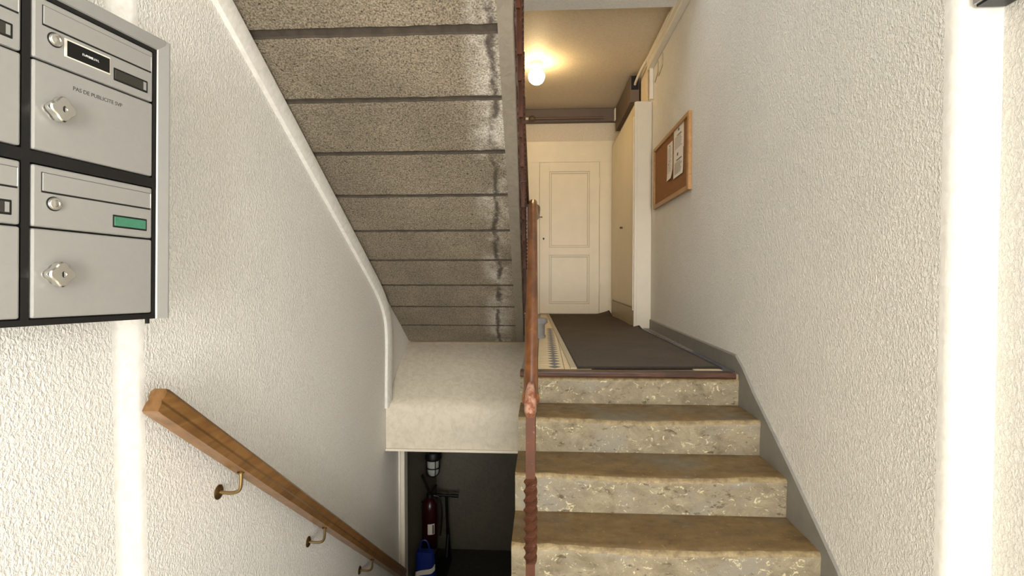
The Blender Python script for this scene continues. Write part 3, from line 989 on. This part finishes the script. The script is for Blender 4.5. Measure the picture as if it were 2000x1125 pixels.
for P in (P1, P2):
    bm = BM(); frame_rect(bm, P[0], P[1], P[2], P[3], 0.022, yf + 0.004, YB - 0.01, 0.004); frame_rect(bm, P[0] + 0.026, P[1] - 0.026, P[2] + 0.026, P[3] - 0.026, 0.008, yf + 0.011, YB - 0.01)
    obj('moulding', bm, 'cream_paint', leaf)
    bm = BM(); box(bm, (P[0] + 0.02, yf + 0.018, P[2] + 0.02), (P[1] - 0.02, YB - 0.01, P[3] - 0.02))
    obj('panel', bm, 'cream_paint', leaf)
    bm = BM(); frame_rect(bm, P[0] - 0.002, P[1] + 0.002, P[2] - 0.002, P[3] + 0.002, 0.005, yf - 0.0006, YB - 0.01)
    frame_rect(bm, P[0] + 0.0215, P[1] - 0.0215, P[2] + 0.0215, P[3] - 0.0215, 0.005, yf + 0.0105, YB - 0.01)
    obj('moulding_joint', bm, 'plinth_paint', leaf)
bm = BM(); lathe(bm, (0.010, yf, 0.985), [(0.011, 0.002), (0.011, -0.002), (0.008, -0.003)], 'y', 16); box(bm, (0.0065, yf - 0.003, 0.965), (0.0135, yf, 0.985))
obj('keyhole', bm, 'dark_hole', leaf)
bm = BM(); lathe(bm, (-0.055, yf + 0.008, 1.262), [(0.012, 0.004), (0.012, -0.012), (0.007, -0.014), (0.007, -0.03)], 'y', 14); box(bm, (-0.075, yf - 0.03, 1.255), (-0.005, yf - 0.018, 1.269), 0.003)
obj('door_handle', bm, 'dark_brass', leaf, smooth=True)
for z in (1.72, 0.35):
    bm = BM(); lathe(bm, (0.732, yf - 0.004, z), [(0.008, -0.05), (0.008, 0.05)], 'z', 10)
    obj('hinge', bm, 'cream_paint', leaf)

# ------------------------------------------------------------------ tall cupboard
cab = thing('cupboard', 'tall narrow cream cupboard against the right landing wall', 'cupboard', (0.97, 6.0, 0))
CX, CY0, CY1, CZ = 0.882, 5.19, 6.95, 2.165
bm = BM(); box(bm, (CX + 0.018, CY0 + 0.0, 0.0), (XR - 0.001, CY1, CZ), 0.003)
obj('carcass', bm, 'cabinet_paint', cab)
bm = BM(); box(bm, (CX, CY0 + 0.05, 0.20), (CX + 0.02, CY1 - 0.03, CZ - 0.015), 0.004)
cd = obj('door', bm, 'cabinet_door_paint', cab)
bm = BM(); lathe(bm, (CX, 6.02, 1.04), [(0.012, 0.004), (0.012, -0.004), (0.006, -0.008), (0.013, -0.018), (0.009, -0.026), (0.001, -0.027)], 'x', 16)
obj('knob', bm, 'pipe_brown', cd, smooth=True)
bm = BM(); box(bm, (CX + 0.002, CY0 + 0.05, 0.0), (CX + 0.03, CY1 - 0.03, 0.185), 0.003)
obj('plinth', bm, 'plinth_paint', cab)
bm = BM(); box(bm, (CX - 0.008, CY0 - 0.001, 0.0), (CX + 0.019, CY0 + 0.03, CZ), 0.003); box(bm, (CX - 0.016, CY0 + 0.03, 0.17), (CX + 0.004, CY0 + 0.044, CZ - 0.13), 0.002)
obj('door_stile', bm, 'cabinet_paint', cab)
bm = BM(); box(bm, (CX + 0.006, CY0 + 0.01, CZ), (XR - 0.001, CY1, CZ + 0.008), 0.002)
obj('top_board', bm, 'cabinet_paint', cab)

# ------------------------------------------------------------------ ducts, pipes, conduits, boxes
bm = BM(); box(bm, (-0.9, YB - 0.10, 2.475), (0.955, YB, 2.635), 0.004)
o = tag(obj('ceiling_duct', bm, 'brown_duct'), 'brown boxed duct across the wall above the panelled door', 'duct')
sd = thing('wall_duct', 'brown boxed duct running along the right wall above the cupboard', 'duct', (0.99, 6.2, 2.4))
bm = BM(); box(bm, (0.915, 5.72, 2.33), (1.01, 6.86, 2.61), 0.004)
obj('casing', bm, 'brown_duct', sd)
bm = BM(); box(bm, (0.925, 5.712, 2.46), (1.00, 5.725, 2.60))
obj('open_end', bm, 'dark_hole', sd)
bm = BM(); box(bm, (0.90, YB - 0.17, 2.465), (0.985, YB - 0.095, 2.615), 0.008)
tag(obj('junction_box', bm, 'white_plastic'), 'small white junction box where the two brown ducts meet', 'junction box')
pp = thing('pipe', 'short brown metal pipe with a fitting above the panelled door', 'pipe', (-0.4, YB - 0.14, 2.5))
bm = BM(); tube(bm, [(-1.1, YB - 0.14, 2.505), (-0.15, YB - 0.14, 2.505)], 0.017)
obj('tube', bm, 'conduit_paint', pp, smooth=True)
bm = BM(); lathe(bm, (-0.135, YB - 0.14, 2.505), [(0.022, -0.05), (0.036, -0.03), (0.040, 0.0), (0.034, 0.02), (0.02, 0.035), (0.014, 0.04), (0.013, 0.9), (0.001, 0.9)], 'x', 16)
obj('fitting', bm, 'pipe_brown', pp, smooth=True)
tr = thing('cable_trunking', 'white cable trunking running high along the right wall', 'trunking', (1.03, 4.6, 2.48))
bm = BM(); box(bm, (XR - 0.055, 3.4, 2.455), (XR, 5.17, 2.53), 0.004)
obj('channel', bm, 'conduit_paint', tr)
bm = BM(); box(bm, (XR - 0.062, 3.4, 2.515), (XR - 0.004, 5.16, 2.545), 0.003)
obj('cover', bm, 'white_plastic', tr)
bm = BM(); box(bm, (XR - 0.035, 5.13, 2.17), (XR - 0.001, 5.165, 2.46), 0.003)
tag(obj('conduit', bm, 'conduit_paint'), 'pale vertical conduit dropping from the trunking to the cupboard', 'conduit')
bm = BM()
tube(bm, smooth_path([(XR - 0.045, 4.3, 2.565), (XR - 0.045, 5.0, 2.57), (XR - 0.05, 5.15, 2.56), (XR - 0.075, 5.3, 2.535), (XR - 0.08, 5.6, 2.52), (0.965, 5.75, 2.51)], 2), 0.013, 8)
tag(obj('cable', bm, 'white_plastic', smooth=True), 'white pipe curving along the ceiling into the open brown duct', 'pipe')
bm = BM(); box(bm, (XR - 0.03, 5.28, 2.18), (XR, 5.62, 2.55), 0.004)
tag(obj('cover_panel', bm, 'ceiling_paint'), 'flat cream cover panel on the wall above the cupboard', 'panel')
for pts, lab in (([(XR - 0.004, 4.92, 2.44), (XR - 0.004, 4.92, 2.34), (XR - 0.004, 5.06, 2.30)], 'thin tan cable hanging below the trunking beside the conduit'),
                 ([(XR - 0.004, 4.74, 2.44), (XR - 0.004, 4.74, 2.335), (XR - 0.004, 4.90, 2.30)], 'thin tan cable hanging below the trunking above the notice board')):
    bm = BM(); tube(bm, pts, 0.004, 6)
    tag(obj('thin_cable', bm, 'plinth_paint'), lab, 'cable', 'thin cables below the trunking')
# small metal box at the very top of the right hall wall
bm = BM(); box(bm, (1.055, 1.30, 1.182), (HR, 1.395, 1.30), 0.003)
fb = tag(obj('wall_box', bm, 'silver_edge'), 'pale metal box at the top of the bright wall corner', 'box')
bm = BM(); box(bm, (1.062, 1.305, 1.176), (HR - 0.004, 1.39, 1.184))
obj('bottom_seal', bm, 'black_frame', fb)

# ------------------------------------------------------------------ globe lamp
gl = thing('globe_lamp', 'glowing opal globe lamp on the landing ceiling', 'lamp', (-0.065, 5.4, CE))
bm = BM(); lathe(bm, (-0.065, 5.4, CE), [(0.058, 0.0), (0.058, -0.030), (0.052, -0.042), (0.047, -0.045), (0.047, -0.065)], 'z', 28)
obj('base', bm, 'white_plastic', gl, smooth=True)
bm = BM()
r = 0.083
lathe(bm, (-0.065, 5.4, 2.502), [(r * math.sin(R(a)), r * math.cos(R(a))) for a in range(28, 181, 8)] + [(0.001, -r)], 'z', 32)
obj('globe', bm, 'lamp_glow', gl, smooth=True, angle=80)
bm = BM(); tube(bm, [(-0.9, 5.4, CE - 0.006), (-0.12, 5.4, CE - 0.006)], 0.006, 8)
obj('surface_cable', bm, 'white_plastic', gl)

# ------------------------------------------------------------------ notice board and papers
nb = thing('notice_board', 'cork notice board in a pale wood frame on the right wall', 'notice board', (XR, 4.45, 1.39))
NY0, NY1, NZ0, NZ1 = 3.81, 5.00, 1.115, 1.665
bm = BM(); box(bm, (XR - 0.012, NY0 + 0.02, NZ0 + 0.02), (XR, NY1 - 0.02, NZ1 - 0.02))
obj('cork_panel', bm, 'cork', nb)
for a, b in (((NY0, NZ0), (NY0 + 0.045, NZ1)), ((NY1 - 0.035, NZ0), (NY1, NZ1)), ((NY0 + 0.045, NZ0), (NY1 - 0.035, NZ0 + 0.035)), ((NY0 + 0.045, NZ1 - 0.03), (NY1 - 0.035, NZ1))):
    bm = BM(); box(bm, (XR - 0.026, a[0], a[1]), (XR, b[0], b[1]), 0.003)
    obj('frame_rail', bm, 'frame_wood', nb)
def sheet(y0, y1, z0, z1, label, off, rows, curl=0.01, seed=1):
    rr = random.Random(seed)
    t = BM()
    rings = []
    x = XR - 0.0125 - off
    n = 8
    for i in range(n + 1):
        f = i / n
        z = z0 + (z1 - z0) * f
        c = curl * max(0, 0.35 - f) ** 2 * 6
        rings.append([(x - c, y0, z), (x - c * 0.4, y1, z), (x - c * 0.4 - 0.0006, y1, z), (x - c - 0.0006, y0, z)])
    ring_skin(t, rings)
    p = tag(obj('paper_sheet', t, 'paper'), label, 'paper')
    def cx(y, z):
        f = (z - z0) / (z1 - z0)
        c = curl * max(0, 0.35 - f) ** 2 * 6
        g = (y - y0) / (y1 - y0)
        return x - c * (1 - 0.6 * g) - 0.0012
    for m, rws in (('ink', rows[0]), ('ink_dark', rows[1])):
        t = BM()
        for (a, b, f, h) in rws:
            ya = y1 - (y1 - y0) * a; yb = y1 - (y1 - y0) * b
            zz = z0 + (z1 - z0) * f
            box(t, (cx(ya, zz), min(ya, yb), zz), (cx(ya, zz) + 0.0004, max(ya, yb), zz + h))
        if rws:
            obj('printed_text', t, m, p)['kind'] = 'stuff'
def lines(f0, f1, n, seed, a=0.12, b=0.88):
    rr = random.Random(seed)
    return [(a, b - rr.random() * 0.18, f1 - (f1 - f0) * i / n, 0.004) for i in range(n)]
sheet(3.98, 4.275, 1.455, 1.640, 'printed notice at the top of the cork board', 0.001, (lines(0.1, 0.62, 9, 1), [(0.45, 0.58, 0.82, 0.02), (0.35, 0.75, 0.66, 0.007)]), 0.0, 1)
sheet(3.985, 4.27, 1.265, 1.462, 'printed notice pinned under the top notice on the cork board', 0.003, (lines(0.08, 0.55, 11, 2), [(0.38, 0.5, 0.8, 0.022), (0.3, 0.85, 0.62, 0.009)]), 0.006, 2)
sheet(4.315, 4.49, 1.285, 1.58, 'narrow handwritten list hanging with a curled corner on the cork board', 0.001, (lines(0.15, 0.85, 16, 3, 0.15, 0.8), [(0.4, 0.55, 0.9, 0.012), (0.3, 0.4, 0.5, 0.008), (0.2, 0.3, 0.42, 0.008)]), 0.018, 3)

# ------------------------------------------------------------------ cellar: lamp, extinguisher, bag, scooter
bl = thing('bulkhead_lamp', 'unlit caged bulkhead lamp on the cellar wall', 'lamp', (XL, 5.2, -1.3))
bm = BM(); lathe(bm, (XL + 0.075, 5.2, -1.30), [(0.075, 0.06), (0.085, 0.04), (0.085, 0.0), (0.07, -0.02)], 'z', 20); box(bm, (XL, 5.15, -1.30), (XL + 0.05, 5.25, -1.235))
obj('cap', bm, 'black_plastic', bl, smooth=True)
bm = BM(); lathe(bm, (XL + 0.075, 5.2, -1.31), [(0.058, 0.0), (0.058, -0.11), (0.05, -0.145), (0.03, -0.165), (0.001, -0.17)], 'z', 20)
obj('glass', bm, 'grey_glass', bl, smooth=True)
bm = BM()
for a in range(0, 360, 90):
    ca, sa = math.cos(R(a + 30)), math.sin(R(a + 30))
    tube(bm, smooth_path([(XL + 0.075 + ca * 0.07, 5.2 + sa * 0.07, -1.30), (XL + 0.075 + ca * 0.07, 5.2 + sa * 0.07, -1.44), (XL + 0.075 + ca * 0.05, 5.2 + sa * 0.05, -1.48), (XL + 0.075, 5.2, -1.495)], 1), 0.005, 6)
lathe(bm, (XL + 0.075, 5.2, -1.395), [(0.067, -0.004), (0.073, -0.004), (0.073, 0.004), (0.067, 0.004)], 'z', 20)
obj('cage', bm, 'black_plastic', bl, smooth=True)

ex = thing('fire_extinguisher', 'red fire extinguisher with black handle hung on the dark cellar wall', 'fire extinguisher', (XL + 0.085, 5.0, -2.10))
ec = (XL + 0.085, 5.0)
bm = BM(); lathe(bm, (ec[0], ec[1], 0), [(0.03, -2.10), (0.07, -2.095), (0.075, -2.08), (0.075, -1.72), (0.07, -1.67), (0.045, -1.63), (0.028, -1.615), (0.026, -1.59), (0.001, -1.59)], 'z', 28)
obj('cylinder', bm, 'red_paint', ex, smooth=True)
bm = BM(); sweep(bm, smooth_path([(ec[0] - 0.0, ec[1] - 0.005, -1.60), (ec[0] - 0.01, ec[1] - 0.02, -1.53), (ec[0] - 0.035, ec[1] - 0.04, -1.45), (ec[0] - 0.06, ec[1] - 0.06, -1.38)], 2), circle(0.02, 8, 0.012))
obj('lever', bm, 'black_plastic', ex, smooth=True)
bm = BM(); sweep(bm, smooth_path([(ec[0] + 0.01, ec[1], -1.60), (ec[0] + 0.025, ec[1] + 0.0, -1.55), (ec[0] + 0.06, ec[1] + 0.0, -1.49)], 2), circle(0.017, 8, 0.012))
obj('carry_handle', bm, 'black_plastic', ex, smooth=True)
bm = BM(); lathe(bm, (ec[0], ec[1], 0), [(0.034, -1.61), (0.034, -1.575), (0.02, -1.565)], 'z', 16)
obj('valve', bm, 'black_plastic', ex, smooth=True)
def arcplate(r, a0, a1, z0, z1, th=0.001):
    bm = BM()
    rings = []
    for i in range(9):
        a = R(a0 + (a1 - a0) * i / 8)
        c, s = math.cos(a), math.sin(a)
        rings.append([(ec[0] + r * c, ec[1] + r * s, z0), (ec[0] + (r + th) * c, ec[1] + (r + th) * s, z0), (ec[0] + (r + th) * c, ec[1] + (r + th) * s, z1), (ec[0] + r * c, ec[1] + r * s, z1)])
    ring_skin(bm, rings)
    return bm
lb = obj('label', arcplate(0.0748, -95, -45, -1.94, -1.84), 'paper', ex)
bm = arcplate(0.0756, -62, -50, -1.935, -1.85, 0.0005)
obj('print', bm, 'ink_dark', lb)
bm = BM(); tube(bm, smooth_path([(ec[0] + 0.02, ec[1] + 0.02, -1.60), (ec[0] + 0.10, ec[1] + 0.03, -1.62), (ec[0] + 0.115, ec[1] + 0.02, -1.80), (ec[0] + 0.10, ec[1] + 0.0, -1.98)], 2), 0.009, 8)
obj('hose', bm, 'black_plastic', ex, smooth=True)
bm = BM(); box(bm, (XL, ec[1] - 0.02, -1.72), (XL + 0.02, ec[1] + 0.02, -1.66))
obj('wall_hook', bm, 'black_plastic', ex)
bm = BM(); box(bm, (XL, ec[1] - 0.03, -2.12), (XL + 0.09, ec[1] + 0.03, -2.098))
obj('foot_bracket', bm, 'black_plastic', ex)

# blue bag with white stripes standing in the corner
bag = thing('shopping_bag', 'blue plastic bag with white stripes under the fire extinguisher', 'bag', (XL + 0.13, 4.60, CF))
bm = BM()
def bag_pt(f, a, grow=0.0):
    z = CF + 0.58 * f
    w_, d_ = 0.105 - 0.025 * f + grow, 0.085 - 0.045 * f + grow
    j = 1 + 0.13 * noise.noise(Vector((math.cos(a) * 2, math.sin(a) * 2, f * 5)))
    return (XL + 0.13 + w_ * math.copysign(abs(math.cos(a)) ** 0.6, math.cos(a)) * j, 4.60 + d_ * math.copysign(abs(math.sin(a)) ** 0.6, math.sin(a)) * j, z)
ring_skin(bm, [[bag_pt(i / 12, 2 * math.pi * k / 24) for k in range(24)] for i in range(13)])
obj('body', bm, 'blue_plastic', bag, smooth=True, angle=80)
for f0 in (0.38, 0.62):
    bm = BM()
    rings = []
    for i in range(13):
        a = math.pi * (1.05 + 0.9 * i / 12)
        fb0 = f0 + 0.12 * i / 12
        rings.append([bag_pt(fb0, a), bag_pt(fb0, a, 0.003), bag_pt(fb0 + 0.07, a, 0.003), bag_pt(fb0 + 0.07, a)])
    ring_skin(bm, rings)
    obj('stripe', bm, 'white_plastic', bag)
bm = BM(); tube(bm, smooth_path([(XL + 0.08, 4.58, CF + 0.56), (XL + 0.09, 4.58, CF + 0.68), (XL + 0.15, 4.58, CF + 0.69), (XL + 0.18, 4.58, CF + 0.56)], 2), 0.007, 6)
obj('handle', bm, 'blue_plastic', bag, smooth=True)

sc = thing('kick_scooter', 'dark kick scooter leaning in the cellar corner', 'scooter', (-0.98, 5.45, CF))
hx, hy, hz = -1.00, 5.45, -1.78
bm = BM(); tube(bm, [(hx - 0.0, hy, hz), (hx + 0.01, hy + 0.02, hz - 0.42)], 0.014); 
obj('stem', bm, 'scooter_metal', sc, smooth=True)
bm = BM(); tube(bm, [(hx + 0.01, hy + 0.02, hz - 0.36), (hx + 0.02, hy + 0.03, CF + 0.14)], 0.020)
obj('stem_tube', bm, 'scooter_metal', sc, smooth=True)
bm = BM(); tube(bm, [(hx - 0.11, hy - 0.02, hz + 0.012), (hx + 0.11, hy + 0.02, hz - 0.012)], 0.013)
hb = obj('handlebar', bm, 'scooter_metal', sc, smooth=True)
for s in (-1, 1):
    bm = BM(); tube(bm, [(hx + s * 0.05, hy + s * 0.01, hz - s * 0.005), (hx + s * 0.125, hy + s * 0.023, hz - s * 0.014)], 0.018)
    obj('grip', bm, 'black_plastic', hb, smooth=True)
bm = BM(); box(bm, (hx - 0.05, hy - 0.55, CF + 0.07), (hx + 0.07, hy - 0.04, CF + 0.10), 0.01); tube(bm, [(hx + 0.01, hy - 0.06, CF + 0.085), (hx + 0.015, hy + 0.02, CF + 0.30)], 0.018)
obj('deck', bm, 'scooter_metal', sc)
for yy in (hy + 0.05, hy - 0.60):
    bm = BM(); lathe(bm, (hx + 0.01, yy, CF + 0.065), [(0.02, -0.014), (0.055, -0.014), (0.065, -0.008), (0.065, 0.008), (0.055, 0.014), (0.02, 0.014)], 'x', 24)
    obj('wheel', bm, 'black_plastic', sc, smooth=True)
bm = BM(); tube(bm, [(hx + 0.02, hy + 0.03, CF + 0.16), (hx + 0.035, hy + 0.05, CF + 0.065)], 0.009, 8); tube(bm, [(hx + 0.02, hy + 0.03, CF + 0.16), (hx - 0.015, hy + 0.05, CF + 0.065)], 0.009, 8)
obj('fork', bm, 'scooter_metal', sc)
